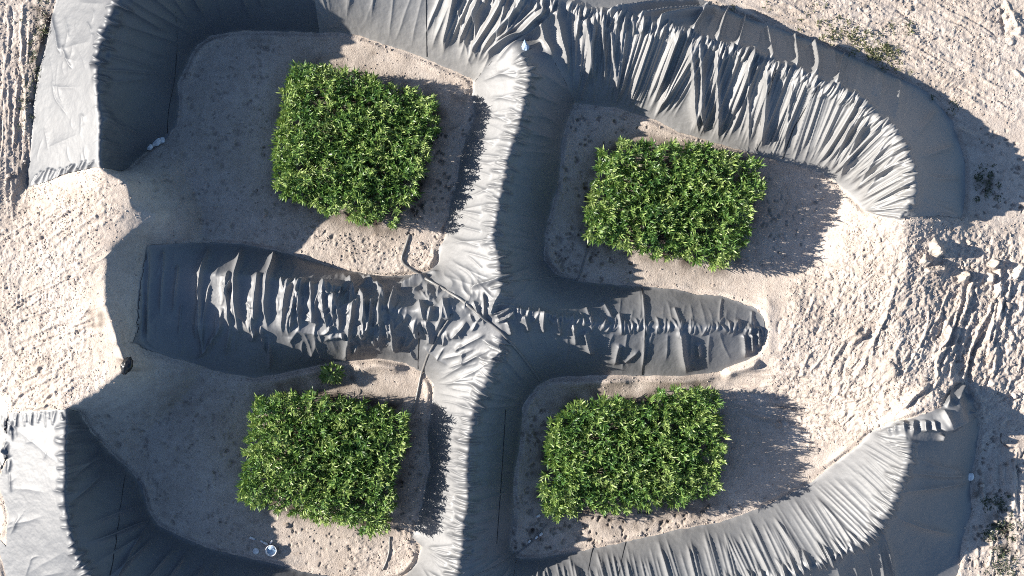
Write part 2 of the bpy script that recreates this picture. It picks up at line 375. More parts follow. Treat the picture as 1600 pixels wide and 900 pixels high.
pleats(AL_C, AL_L, (.5, 1.0), (.02, .06), (.08, .15), xr=(230, 640), start=(.3, .5))
for a, b, am, w in [((505, 440), (513, 520), .3, .12), ((538, 440), (556, 470), .3, .12), ((556, 470), (542, 522), .3, .1), ((518, 460), (524, 500), .25, .1), ((570, 436), (604, 474), .4, .14), ((530, 450), (527, 470), .2, .07),
                    ((572, 470), (568, 528), .3, .1), ((584, 468), (572, 520), .3, .1), ((560, 505), (568, 530), .25, .08), ((596, 482), (590, 535), .25, .1), ((617, 452), (608, 490), .35, .1), ((608, 490), (617, 552), .3, .09), ((603, 500), (606, 530), .2, .08),
                    ((625, 450), (672, 436), .3, .1), ((640, 446), (690, 424), .2, .08), ((655, 470), (665, 500), .3, .12), ((648, 498), (652, 530), .3, .12), ((664, 495), (678, 540), .3, .12), ((676, 480), (668, 500), .25, .1), ((690, 470), (704, 500), .25, .1),
                    ((700, 465), (680, 520), .2, .1), ((735, 455), (785, 432), .3, .08), ((784, 450), (765, 495), .35, .12), ((757, 455), (757, 510), .18, .06), ((740, 470), (752, 500), .2, .09), ((772, 495), (800, 480), .2, .06), ((775, 505), (805, 488), .2, .06), ((790, 500), (796, 525), .3, .08),
                    ((705, 530), (730, 500), .25, .1), ((715, 545), (760, 520), .15, .1), ((690, 560), (745, 545), .12, .1), ((700, 575), (760, 550), .14, .1), ((660, 540), (700, 570), .12, .1)]:
    fold(a, b, am, w, w * 1.1, taper=(.2, .25))
for k in range(70):
    x, y = U(520, 790), U(435, 545)
    an = math.radians(U(40, 140)); l = U(12, 34)
    fold((x, y), (x + math.cos(an) * l, y + math.sin(an) * l), U(.06, .18), U(.05, .1), None, U(-.1, .1), (.35, .35))
for k in range(46):
    x, y = U(335, 620), U(425, 530)
    an = math.radians(U(55, 125)); l = U(14, 60)
    fold((x, y), (x + math.cos(an) * l, y + math.sin(an) * l), U(.05, .26), U(.05, .13), None, U(-.2, .2), (.3, .4))
for k in range(30):
    x, y = U(440, 640), U(440, 520)
    an = math.radians(U(0, 180)); l = U(14, 40)
    fold((x, y), (x + math.cos(an) * l, y + math.sin(an) * l), U(.06, .2), U(.05, .1), None, U(-.2, .2), (.3, .4))
# east arm
frill(AR_C, (.1, .22), (.04, .11), (.04, .07), (.15, .6), (.15, .5), skew=.3)
pleats(AR_C, AR_U, (.3, .7), (.01, .05), (.06, .12), xr=(930, 1195), start=(0, .15), stop=(.5, 1.), jit=.4)
pleats(AR_C, AR_L, (.4, .9), (.015, .06), (.06, .13), xr=(800, 1195), start=(0, .15), stop=(.5, 1.), jit=.3)
for a, b, am, w in [((846, 488), (848, 520), .35, .1), ((818, 492), (824, 520), .25, .09), ((868, 495), (876, 525), .25, .09), ((895, 505), (898, 540), .3, .09), ((912, 515), (925, 556), .3, .1), ((966, 490), (972, 525), .18, .08), ((968, 535), (958, 572), .2, .14), ((975, 566), (1000, 545), .12, .12),
                    ((1003, 455), (1003, 585), .12, .04), ((1052, 480), (1064, 515), .12, .08), ((1062, 515), (1072, 585), .35, .13), ((1090, 535), (1094, 560), .15, .06), ((1128, 465), (1122, 510), .07, .06), ((1176, 485), (1168, 520), .09, .07), ((1160, 520), (1164, 560), .25, .08), ((1172, 520), (1176, 552), .25, .07), ((1182, 510), (1186, 545), .25, .07),
                    ((800, 484), (870, 494), .12, .1), ((940, 470), (960, 505), .1, .07), ((915, 480), (925, 512), .12, .07)]:
    fold(a, b, am, w, w * 1.1, taper=(.12, .3))
# torn gathered end of the south-east sheet
for a, b, am, w in [((1478, 640), (1484, 600), .5, .12), ((1492, 635), (1502, 592), .5, .13), ((1470, 640), (1478, 665), .3, .12), ((1512, 612), (1522, 632), .3, .07), ((1514, 640), (1522, 655), .3, .08), ((1460, 668), (1508, 640), .45, .22), ((1470, 676), (1466, 690), .3, .12), ((1490, 655), (1488, 676), .3, .09),
                    ((1445, 655), (1442, 676), .35, .1), ((1430, 655), (1424, 684), .35, .1), ((1416, 656), (1414, 684), .3, .12), ((1405, 662), (1402, 684), .25, .1), ((1392, 668), (1396, 684), .2, .1), ((1457, 655), (1456, 672), .3, .1)]:
    fold(a, b, am, w, w * .8, taper=(.2, .4))
for k in range(26):
    x, y = U(-15, 22), U(612, 735)
    fold((x, y), (x + U(-6, 10), y + U(15, 40)), U(.05, .16), U(.05, .1), None, U(-.1, .1), (.3, .3))

# overall softness of a loosely laid sheet
FO += .022 * perlin(X * 1.1, Y * 1.1, 21) + .012 * perlin(X * 3.1, Y * 3.1, 22) + .006 * perlin(X * 7, Y * 7, 23) + .004 * perlin(X * 15, Y * 15, 25)
cr = blur(inside(poly_world(AL_C[:4] + [(520, 420, 1), (690, 430, 1), (790, 440, 3)]), 0) .astype(np.float32), 14)
FO += cr * .10 * (1 - np.abs(perlin(X * 1.7 + perlin(X, Y, 3), Y * 1.2, 24)) * 2.4)
FO = np.where(FO > .55, .55 + (FO - .55) * .3, FO)

# ------------------------------------------------------------------ bare ground detail
SA = np.zeros((NY, NX), np.float32)
def trk(p0, p1, n, amp, w, spread, bend=0.0):
    """n random rut ridges lying along the direction p0->p1 (photo pixels)"""
    for _ in range(n):
        t0, t1 = sorted((U(0, 1), U(0, 1)))
        if t1 - t0 < .15: t1 = t0 + .2
        d = np.array(p1) - np.array(p0); nn = np.array([-d[1], d[0]]) / np.hypot(*d)
        o = U(-spread, spread)
        a = np.array(p0) + d * t0 + nn * o; b = np.array(p0) + d * t1 + nn * (o + U(-6, 6))
        stroke(onto(*a), onto(*b), U(*amp) * (1 if U(0, 1) < .7 else -1), U(*w), None, bend * U(-1, 1), 1.6, (.2, .2), A=SA, wig=.06)

trk((10, -10), (6, 330), 60, (.02, .06), (.04, .09), 42, .2)
trk((1470, 650), (1570, 360), 14, (.05, .2), (.06, .14), 75, .5)
trk((1560, 640), (1590, 380), 9, (.06, .18), (.07, .16), 40, .3)
trk((1380, 640), (1480, 420), 14, (.03, .12), (.05, .11), 80, .5)
trk((1250, 610), (1330, 470), 14, (.03, .08), (.05, .1), 90, .3)
trk((1120, 610), (1400, 640), 50, (.03, .08), (.05, .1), 40, .3)
trk((1290, 10), (1600, 170), 90, (.03, .07), (.05, .12), 110, .3)
trk((1150, -10), (1330, 60), 30, (.03, .06), (.05, .1), 40, .3)
trk((1560, 0), (1595, 70), 12, (.08, .15), (.08, .15), 14, .2)
trk((0, 420), (190, 300), 30, (.02, .06), (.05, .1), 60, .3)
trk((0, 560), (190, 480), 25, (.03, .08), (.05, .1), 90, .3)
trk((0, 640), (120, 560), 40, (.03, .08), (.05, .1), 40, .3)
trk((1545, 680), (1560, 900), 40, (.03, .09), (.06, .12), 50, .2)
def treads(p0, p1, wpx, amp, n):
    """tracked-machine marks: bars across a lane"""
    for k in range(n):
        t = (k + .5) / n; c = np.array(p0) + (np.array(p1) - np.array(p0)) * t
        d = np.array(p1) - np.array(p0); nn = np.array([-d[1], d[0]]) / np.hypot(*d)
        stroke(onto(*(c - nn * wpx * .5)), onto(*(c + nn * wpx * .5)), amp * U(.5, 1.2), .05, None, 0, 1.6, (.2, .2), A=SA)
treads((1400, 25), (1500, 150), 20, .03, 26); treads((20, 470), (110, 470), 26, .03, 16)
# toe banks: sand pushed up along the liner edge
SA += (.15 * np.clip(.6 + 1.2 * perlin(X * .8, Y * .8, 44), 0, 1.4) * np.exp(-((blur(M_ALL.astype(np.float32), 9) - .22) / .16) ** 2)).astype(np.float32)
for a, b, am, w in [((850, 597), (1000, 590), .35, .35), ((1000, 590), (1120, 588), .25, .3), ((1125, 588), (1190, 562), .5, .3), ((835, 612), (815, 650), .2, .3), ((540, 570), (640, 575), .3, .3), ((850, 380), (880, 435), .2, .3), ((400, 598), (540, 570), .2, .3),
                    ((1455, 375), (1470, 400), .6, .2), ((1440, 400), (1452, 412), .4, .2), ((1440, 425), (1480, 415), .35, .12), ((1498, 440), (1512, 425), .5, .18), ((1545, 420), (1556, 405), .5, .14), ((1580, 440), (1596, 410), .5, .14), ((1545, 445), (1550, 425), .4, .16),
                    ((1395, 640), (1450, 598), .4, .13), ((1400, 655), (1470, 610), .25, .3), ((1380, 560), (1400, 590), .3, .25), ((1330, 515), (1345, 530), .4, .35)]:
    stroke(onto(*a), onto(*b), am, w, None, U(-.1, .1), 1.8, (.25, .25), A=SA, wig=.08)
lump = lambda s, k: np.maximum(0, perlin(X * s, Y * s, k))
sand_n = .07 * perlin(X * .45, Y * .45, 31) + .05 * perlin(X * 1.2, Y * 1.2, 32) + .028 * perlin(X * 3, Y * 3, 33) + .020 * perlin(X * 6.5, Y * 6.5, 34) + .010 * perlin(X * 13, Y * 13, 35)
rough = np.zeros((NY, NX), np.float32)
def rpoly(pts, v):
    global rough
    rough = np.maximum(rough, v * inside(np.array([W(p[0], p[1], 1.2) for p in pts]), .5, 41, .5).astype(np.float32))
rpoly([(-100, 290), (200, 285), (210, 330), (160, 400), (170, 500), (200, 600), (110, 640), (-100, 650)], .8)
rpoly([(1230, 450), (1310, 400), (1330, 320), (1420, 345), (1650, 380), (1650, 680), (1550, 660), (1400, 655), (1350, 680), (1250, 720), (1200, 610), (1220, 540)], 1.)
rpoly([(1120, -50), (1700, -50), (1700, 220), (1480, 150), (1300, 70)], .6)
rpoly([(-100, -50), (90, -50), (60, 120), (40, 300), (-100, 320)], .6)
rpoly([(460, 350), (600, 370), (690, 385), (690, 425), (600, 430), (500, 400)], .7)
rpoly([(540, 845), (660, 850), (650, 900), (540, 900)], .6)
rpoly([(1510, 330), (1650, 350), (1650, 950), (1490, 950), (1530, 700)], .4)
rough = blur(rough, 8)
wx_ = X + .25 * perlin(X * 1.5, Y * 1.5, 54); wy_ = Y + .25 * perlin(X * 1.5, Y * 1.5, 55)
rid = lambda f, k: 1 - 2.2 * np.abs(perlin(wx_ * f, wy_ * f, k))
patch = np.clip(.5 + 1.1 * perlin(X * .55, Y * .55, 56), .1, 1.2)
def aniso(deg, fa, fb, k):
    c_, s_ = math.cos(math.radians(deg)), math.sin(math.radians(deg))
    return 1 - 2.2 * np.abs(perlin((wx_ * c_ + wy_ * s_) * fa, (-wx_ * s_ + wy_ * c_) * fb, k))
PXX = X * 32 + 800; PYY = 450 - Y * 32
zs = lambda a, b: np.clip((PXX - a) / (b - a), 0, 1)
zone = zs(1230, 1330) * np.clip((PYY - 330) / 80, 0, 1) * np.clip((700 - PYY) / 60, 0, 1)
steep = zs(1410, 1490)
tracks = zone * ((1 - steep) * (.07 * aniso(38, .9, 2.6, 81) + .05 * aniso(48, 1.8, 5, 82)) + steep * (.10 * aniso(64, .7, 1.7, 83) + .07 * aniso(72, 1.5, 3.6, 84) + .06 * aniso(40, 2.0, 3.0, 85)))
clod = tracks * 1.0 + lump(2.6, 51) * .12 + lump(4.6, 52) * .12 + patch * (.055 * rid(2.0, 57) + .045 * rid(4.2, 58)) + .022 * rid(8.5, 59) + .010 * rid(13, 60)
SA_t = SA * (.35 + .65 * np.clip(MB * 0 + 1, 0, 1)) + sand_n * (.45 + .55 * rough) + clod * rough * .9
# footprints and hoof-like dimples round the beds
DIM = np.zeros((NY, NX), np.float32)
def dimples(pts, n, depth=.06):
    P = np.array([W(p[0], p[1], 0) for p in pts]); lo, hi = P.min(0), P.max(0)
    k = 0; tries = 0
    while k < n and tries < n * 20:
        tries += 1
        x, y = U(lo[0], hi[0]), U(lo[1], hi[1])
        r = False; m = len(P)
        for i in range(m):
            xa, ya = P[i]; xb, yb = P[(i + 1) % m]
            if (ya > y) != (yb > y) and x < (xb - xa) * (y - ya) / (yb - ya) + xa: r = not r
        if not r or perlin(np.array([x * .9]), np.array([y * .9]), 91)[0] < U(-.25, .15): continue
        an = U(0, 6.28); l = U(.04, .26)
        stroke((x, y), (x + math.cos(an) * l * 1.5, y + math.sin(an) * l * 1.5), -U(.5, 1.2) * depth, U(.05, .09), None, 0, 2.2, (.2, .2), A=DIM)
        k += 1
dimples([(690, 170), (745, 180), (700, 370), (630, 370)], 90, .08)
dimples([(895, 165), (1040, 200), (930, 230), (905, 380), (990, 410), (985, 445), (890, 438), (850, 400), (870, 290)], 110, .08)
dimples([(800, 640), (880, 620), (840, 700), (835, 810), (1000, 800), (1190, 790), (900, 865), (800, 860)], 150, .08)
dimples([(110, 650), (380, 600), (370, 800), (600, 850), (560, 900), (280, 835)], 220, .05)
dimples([(290, 110), (430, 60), (420, 310), (600, 370), (460, 400), (330, 370), (220, 300), (270, 220)], 200, .05)
dimples([(1200, 270), (1300, 290), (1240, 415), (1160, 425)], 50, .05)
dimples([(1530, 160), (1600, 210), (1600, 340), (1520, 340)], 60, .07)
dimples([(1535, 660), (1600, 700), (1600, 900), (1510, 900)], 120, .08)
dimples([(660, 650), (645, 840), (615, 840), (640, 650)], 40, .05)
SA_t = SA_t + DIM
free = np.clip(1 - MB * 1.25, 0, 1)
deep = np.clip(MB * 2.2 - 1.15, 0, 1) * (blur(M_ALL.astype(np.float32), 2) > .97)
ZG = E + SA_t * np.maximum(free, .12) + .03 * (1 - deep) * 0 - deep * .28

# sheet surface
gx = np.gradient(E, ST, axis=1); gy = np.gradient(E, ST, axis=0)
gx = blur(gx, 5); gy = blur(gy, 5)
nl = np.sqrt(1 + gx * gx + gy * gy)
edge = np.clip((MB - .45) / .4, 0, 1)
FE = FO * (.25 + .75 * edge)
off = .035 + FE
SX = X - gx / nl * off; SY = Y - gy / nl * off; SZ = E + off / nl
SURF = np.where(M_ALL, E + .035 + np.maximum(FE, 0) * nl, ZG)       # what lies on top
SURF = blur(SURF.astype(np.float32), 1)

# ------------------------------------------------------------------ mesh helpers
def mesh_from(name, V, Q, mat, parent=None, attrs=None, smooth=True, Tn=4):
    me = bpy.data.meshes.new(name)
    V = np.ascontiguousarray(V, np.float32); Q = np.ascontiguousarray(Q, np.int32)
    me.vertices.add(len(V)); me.vertices.foreach_set('co', V.ravel())
    n, k = Q.shape
    me.loops.add(n * k); me.loops.foreach_set('vertex_index', Q.ravel())
    me.polygons.add(n); me.polygons.foreach_set('loop_start', np.arange(0, n * k, k, dtype=np.int32)); me.polygons.foreach_set('loop_total', np.full(n, k, np.int32))
    me.polygons.foreach_set('use_smooth', np.full(n, smooth, bool))
    if attrs:
        for an, av in attrs.items():
            at = me.attributes.new(an, 'FLOAT', 'POINT'); at.data.foreach_set('value', np.ascontiguousarray(av, np.float32))
    me.update(calc_edges=True)
    if mat: me.materials.append(mat)
    o = bpy.data.objects.new(name, me); C.objects.link(o)
    if parent is not None: o.parent = parent
    return o

def tag(o, label=None, cat=None, group=None, kind=None):
    if label: o['label'] = label
    if cat: o['category'] = cat
    if group: o['group'] = group
    if kind: o['kind'] = kind
    return o

def empty(name, loc, label, cat, group=None):
    o = bpy.data.objects.new(name, None); C.objects.link(o); o.location = loc; o.empty_display_size = .2
    return tag(o, label, cat, group)

# ------------------------------------------------------------------ materials
def mat(name):
    m = bpy.data.materials.new(name); m.use_nodes = True
    nt = m.node_tree; return m, nt, nt.nodes['Principled BSDF']

def nz(nt, scale, detail=5, rough=.6, vec=None):
    n = nt.nodes.new('ShaderNodeTexNoise'); n.inputs['Scale'].default_value = scale; n.inputs['Detail'].default_value = detail; n.inputs['Roughness'].default_value = rough
    if vec is None:
        tc = nt.nodes.get('TC') or nt.nodes.new('ShaderNodeTexCoord'); tc.name = 'TC'; vec = tc.outputs['Object']
    nt.links.new(vec, n.inputs['Vector']); return n

def ramp(nt, src, stops):
    r = nt.nodes.new('ShaderNodeValToRGB'); e = r.color_ramp.elements
    while len(e) < len(stops): e.new(.5)
    for el, (p, c) in zip(e, stops): el.position = p; el.color = (*c, 1) if len(c) == 3 else c
    nt.links.new(src, r.inputs['Fac']); return r

def mix(nt, fac, a, b, mode='MIX'):
    m = nt.nodes.new('ShaderNodeMix'); m.data_type = 'RGBA'; m.blend_type = mode
    for s, i in ((fac, 0), (a, 6), (b, 7)):
        if hasattr(s, 'default_value') or hasattr(s, 'links'): nt.links.new(s, m.inputs[i])
        elif i == 0: m.inputs[0].default_value = s
        else: m.inputs[i].default_value = (*s, 1)
    return m.outputs[2]

def attr(nt, name):
    a = nt.nodes.new('ShaderNodeAttribute'); a.attribute_name = name; return a.outputs['Fac']

def simple(name, col, rough=.6, spec=.5):
    m, nt, b = mat(name)
    n = nz(nt, 9, 3); r = ramp(nt, n.outputs['Fac'], [(.3, tuple(c * .75 for c in col)), (.7, tuple(min(1, c * 1.15) for c in col))])
    nt.links.new(r.outputs[0], b.inputs['Base Color']); b.inputs['Roughness'].default_value = rough; b.inputs['Specular IOR Level'].default_value = spec
    return m

def sand_mat():
    m, nt, b = mat('sand')
    n1 = nz(nt, .35, 6, .6); n2 = nz(nt, 2.2, 6, .65); n3 = nz(nt, 14, 5, .7)
    c = ramp(nt, n1.outputs['Fac'], [(.3, (.50, .43, .37)), (.55, (.57, .50, .442)), (.75, (.62, .555, .50))]).outputs[0]
    c = mix(nt, .55, c, ramp(nt, n2.outputs['Fac'], [(.3, (.66, .62, .60)), (.6, (1, 1, 1))]).outputs[0], 'MULTIPLY')
    c = mix(nt, .5, c, ramp(nt, n3.outputs['Fac'], [(.32, (.55, .52, .5)), (.5, (1, 1, 1))]).outputs[0], 'MULTIPLY')
    c = mix(nt, attr(nt, 'damp_dark'), c, (.085, .068, .056))
    nt.links.new(c, b.inputs['Base Color']); b.inputs['Roughness'].default_value = .95; b.inputs['Specular IOR Level'].default_value = .15
    bp = nt.nodes.new('ShaderNodeBump'); bp.inputs['Strength'].default_value = .7; bp.inputs['Distance'].default_value = .03
    n4 = nz(nt, 38, 3, .7); sm = nt.nodes.new('ShaderNodeMath'); sm.operation = 'MULTIPLY_ADD'; nt.links.new(n4.outputs['Fac'], sm.inputs[0]); sm.inputs[1].default_value = .5; nt.links.new(n3.outputs['Fac'], sm.inputs[2])
    bp.inputs['Strength'].default_value = 1.0; bp.inputs['Distance'].default_value = .05
    nt.links.new(sm.outputs[0], bp.inputs['Height']); nt.links.new(bp.outputs[0], b.inputs['Normal'])
    return m

def liner_mat():
    m, nt, b = mat('geomembrane')
    n1 = nz(nt, .5, 4); n2 = nz(nt, 3.5, 6, .7); n3 = nz(nt, 22, 4, .6)
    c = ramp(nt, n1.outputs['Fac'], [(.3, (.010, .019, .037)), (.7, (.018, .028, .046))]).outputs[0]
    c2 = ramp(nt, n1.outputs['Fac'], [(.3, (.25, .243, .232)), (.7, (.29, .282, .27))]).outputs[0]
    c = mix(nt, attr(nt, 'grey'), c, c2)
    d = ramp(nt, n2.outputs['Fac'], [(.56, (0, 0, 0)), (.8, (1, 1, 1))]).outputs[0]
    dd = nt.nodes.new('ShaderNodeMath'); dd.operation = 'MULTIPLY_ADD'; nt.links.new(d, dd.inputs[0]); dd.inputs[1].default_value = .05
    nt.links.new(attr(nt, 'dust'), dd.inputs[2]); dd.use_clamp = True
    c = mix(nt, dd.outputs[0], c, (.24, .22, .20))
    nt.links.new(c, b.inputs['Base Color'])
    b.inputs['Roughness'].default_value = LINER_R; b.inputs['Specular IOR Level'].default_value = LINER_S; b.inputs['IOR'].default_value = 1.7
    bp = nt.nodes.new('ShaderNodeBump'); bp.inputs['Strength'].default_value = .15; bp.inputs['Distance'].default_value = .01
    nt.links.new(n3.outputs['Fac'], bp.inputs['Height']); nt.links.new(bp.outputs[0], b.inputs['Normal'])
    return m
LINER_R, LINER_S = .64, 1.0

def leaf_mat(name, dark, mid, light, trans=.3):
    m, nt, b = mat(name)
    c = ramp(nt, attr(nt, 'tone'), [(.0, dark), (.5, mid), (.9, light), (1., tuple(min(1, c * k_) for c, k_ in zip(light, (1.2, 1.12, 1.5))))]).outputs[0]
    nt.links.new(c, b.inputs['Base Color']); b.inputs['Roughness'].default_value = .42; b.inputs['Specular IOR Level'].default_value = .55
    t = nt.nodes.new('ShaderNodeBsdfTranslucent'); t2 = mix(nt, .6, c, (.16, .24, .03)); nt.links.new(t2, t.inputs['Color'])
    ms = nt.nodes.new('ShaderNodeMixShader'); ms.inputs[0].default_value = trans
    out = nt.nodes['Material Output']
    nt.links.new(b.outputs[0], ms.inputs[1]); nt.links.new(t.outputs[0], ms.inputs[2]); nt.links.new(ms.outputs[0], out.inputs['Surface'])
    return m

M_SAND, M_LINER = sand_mat(), liner_mat()
M_CROP = leaf_mat('crop_leaf', (.032, .10, .026), (.12, .235, .055), (.30, .40, .11))
M_WEED = leaf_mat('weed_leaf', (.05, .06, .025), (.10, .11, .045), (.17, .17, .08), .15)
M_SCRUB = leaf_mat('scrub_leaf', (.012, .02, .010), (.03, .045, .02), (.06, .08, .035), .1)
M_STEM = simple('stem', (.06, .09, .03), .6)
M_PIPE = simple('grey_pipe', (.20, .195, .19), .4)
M_WHITE = simple('white_plastic', (.78, .79, .80), .4)
M_BLUE = simple('pale_blue_sack', (.34, .46, .62), .6)
M_BLACK = simple('black_plastic', (.012, .012, .014), .3)
M_WATER = simple('bucket_water', (.30, .44, .60), .15)
M_SEAM = simple('seam', (.018, .02, .024), .6)

# ------------------------------------------------------------------ ground: one sheet to the horizon
g = [0.0]; s = ST * 3
while g[-1] < 4000: g.append(g[-1] + s); s *= 1.22
g = np.array(g[1:])
gxs = np.concatenate([-RX - g[::-1], xs, RX + g]); gys = np.concatenate([-RY - g[::-1], ys, RY + g])
GX, GY = np.meshgrid(gxs, gys)
k = len(g)
pad = lambda a, mode='edge': np.pad(a, k, mode=mode)
ZT = bil(TER, GX, GY, LRX, LRY, LH)
GZ = ZT + .05 * perlin(GX * .45, GY * .45, 31)
GZ[k:k + NY, k:k + NX] = ZG
far = np.maximum(np.abs(GX) - LRX, np.abs(GY) - LRY)
GZ = np.where(far > 0, .7 + .3 * np.clip(far / 30, 0, 1) * perlin(GX * .03, GY * .03, 8), GZ)
damp_dark = np.zeros((NY, NX), np.float32)
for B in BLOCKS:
    damp_dark = np.maximum(damp_dark, inside(np.array([W(p[0], p[1], 1.5) for p in B]), .2, 61, 1.).astype(np.float32))
damp_dark = np.clip(blur(damp_dark, 16) * 1.7, 0, 1) * np.clip(.75 + 1.2 * perlin(X * 1.5, Y * 1.5, 62), 0, 1)
SOIL_SHADE = np.zeros((NY, NX), np.float32)
for a, b, v, w in [((150, 480), (150, 515), .8, .35), ((195, 560), (190, 580), .8, .4), ((1345, 525), (1330, 515), .4, .5), ((1390, 560), (1400, 600), .4, .5), ((72, 0), (52, 190), .75, .45), ((40, 215), (30, 290), .4, .4), ((60, 0), (68, 60), .6, .4), ((380, 68), (430, 60), .3, .25), ((560, 85), (590, 88), .4, .3), ((1540, 265), (1535, 305), .7, .4), ((1560, 790), (1568, 880), .75, .5), ((1525, 750), (1530, 780), .6, .25), ((370, 660), (250, 620), .15, 1.2), ((990, 225), (1040, 235), .5, .35), ((700, 150), (735, 150), .35, .5), ((920, 830), (1150, 780), .45, .5), ((820, 830), (850, 845), .5, .25), ((510, 600), (560, 590), .5, .3)]:  # first stroke paints a mound's shadow side into the ground colour
    stroke(onto(*a), onto(*b), v, w, None, 0, 2., (.2, .2), A=SOIL_SHADE, wig=.2)
damp_dark = np.clip(damp_dark + SOIL_SHADE * np.clip(.8 + 1.6 * perlin(X * 2.2, Y * 2.2, 63), 0, 1.3), 0, 1)
damp_dark = np.clip(damp_dark + np.clip(-DIM * 5, 0, .35), 0, 1)  # dimples get a darker tone the deeper they are
gd = pad(damp_dark, 'constant')
ny2, nx2 = GX.shape
idx = np.arange(ny2 * nx2, dtype=np.int32).reshape(ny2, nx2)
Q = np.stack([idx[:-1, :-1], idx[:-1, 1:], idx[1:, 1:], idx[1:, :-1]], -1).reshape(-1, 4)
ground = mesh_from('ground', np.stack([GX, GY, GZ], -1).reshape(-1, 3), Q, M_SAND, None, {'damp_dark': gd.ravel()})
tag(ground, 'pale sandy earthworks ground with banks and tracks', None, None, 'structure')

# ------------------------------------------------------------------ the liner sheets
dust = np.clip(.35 * perlin(X * .5, Y * .5, 71) - .06, 0, .12) + np.clip(1.05 - MB * 1.15, 0, 1) * .5
for a, b, v, w in [((240, 500), (330, 505), .45, .35), ((300, 480), (355, 470), .4, .12), ((280, 470), (275, 500), .5, .1), ((315, 480), (310, 510), .6, .2), ((1000, 490), (1190, 505), .4, .25), ((930, 500), (960, 520), .4, .2), ((890, 120), (860, 170), .25, .3), ((840, 190), (880, 215), .3, .2), ((790, 640), (830, 610), .3, .2), ((785, 700), (800, 705), .6, .1), ((780, 732), (800, 735), .6, .06)]:
    stroke(onto(*a), onto(*b), v, w, None, 0, 1.6, (.3, .3), A=dust, wig=.15)
dust = np.clip(dust * np.clip(.5 + 1.3 * perlin(X * 3, Y * 3, 72) + .8 * perlin(X * 8, Y * 8, 73), 0, 1.6), 0, .9)

def liner(name, m, label, grey):
    f = m[:-1, :-1]
    jj, ii = np.nonzero(f)
    base = np.arange(NY * NX, dtype=np.int64).reshape(NY, NX)
    q = np.stack([base[jj, ii], base[jj, ii + 1], base[jj + 1, ii + 1], base[jj + 1, ii]], -1)
    u, inv = np.unique(q, return_inverse=True)
    V = np.stack([SX.ravel()[u], SY.ravel()[u], SZ.ravel()[u]], -1)
    o = mesh_from(name, V, inv.reshape(q.shape), M_LINER, None, {'dust': dust.ravel()[u], 'grey': np.full(len(u), grey)})
    return tag(o, label, 'plastic sheet', 'plastic liner sheets over the banks')

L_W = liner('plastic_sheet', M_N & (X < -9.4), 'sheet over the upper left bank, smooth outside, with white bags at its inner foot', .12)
L_N = liner('plastic_sheet', M_N & (X >= -9.4), 'long grey sheet with deep pleats over the curved bank around the top and upper right', .64)
L_C = liner('plastic_sheet', M_C, 'cross shaped crumpled sheet over the two banks dividing the four green plots', .42)
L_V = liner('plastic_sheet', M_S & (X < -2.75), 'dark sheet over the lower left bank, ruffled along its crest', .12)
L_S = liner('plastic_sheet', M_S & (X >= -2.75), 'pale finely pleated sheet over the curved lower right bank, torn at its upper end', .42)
L_X = liner('plastic_sheet', M_X, 'small crumpled scrap of sheet beside the lower left bank', .5)
tag(L_X, None, 'sheet scrap')

def SS(x, y):
    return float(samp(SURF, x, y))

def tube(name, pts, r, m, parent=None, lift=None, seg=8, step=.12):
    """tube laid on the surface through photo pixels"""
    P = [onto(*p) for p in pts]
    P = resample(np.array(P), step)
    P = P[:, :2]
    n = len(P)
    for _ in range(2):
        P[1:-1] = .25 * P[:-2] + .5 * P[1:-1] + .25 * P[2:]
    z = samp(SURF, P[:, 0], P[:, 1]) + r * .8
    for _ in range(2):
        zs = z.copy(); zs[1:-1] = .25 * z[:-2] + .5 * z[1:-1] + .25 * z[2:]; z = np.maximum(zs, z - .03)
    V = []
    for i in range(n):
        a = P[max(i - 1, 0)]; b = P[min(i + 1, n - 1)]
        t = (b - a) / max(np.hypot(*(b - a)), 1e-6); nn = np.array([-t[1], t[0]])
        for k in range(seg):
            an = 2 * math.pi * k / seg
            V.append((P[i, 0] + nn[0] * math.cos(an) * r, P[i, 1] + nn[1] * math.cos(an) * r, z[i] + math.sin(an) * r))
    Q = [(i * seg + k, i * seg + (k + 1) % seg, (i + 1) * seg + (k + 1) % seg, (i + 1) * seg + k) for i in range(n - 1) for k in range(seg)]
    return mesh_from(name, np.array(V), np.array(Q), m, parent)

# welded seams: thin laps, parts of their sheet
def seam(parent, *pts):
    tube('seam', pts, .022, M_SEAM, parent, step=.08, seg=6)
seam(L_W, (276, 20), (277, 70), (272, 130), (262, 210)); seam(L_N, (666, 0), (667, 92)); seam(L_N, (1210, 110), (1190, 170), (1182, 238)); seam(L_N, (1278, 135), (1240, 200), (1222, 250))
seam(L_V, (196, 742), (188, 800), (182, 850), (174, 897)); seam(L_S, (928, 850), (918, 897)); seam(L_S, (978, 846), (966, 897))
seam(L_C, (1003, 450), (1003, 586)); seam(L_C, (655, 520), (653, 578)); seam(L_C, (815, 130), (800, 128)) if False else None
seam(L_C, (790, 640), (784, 740), (776, 850))

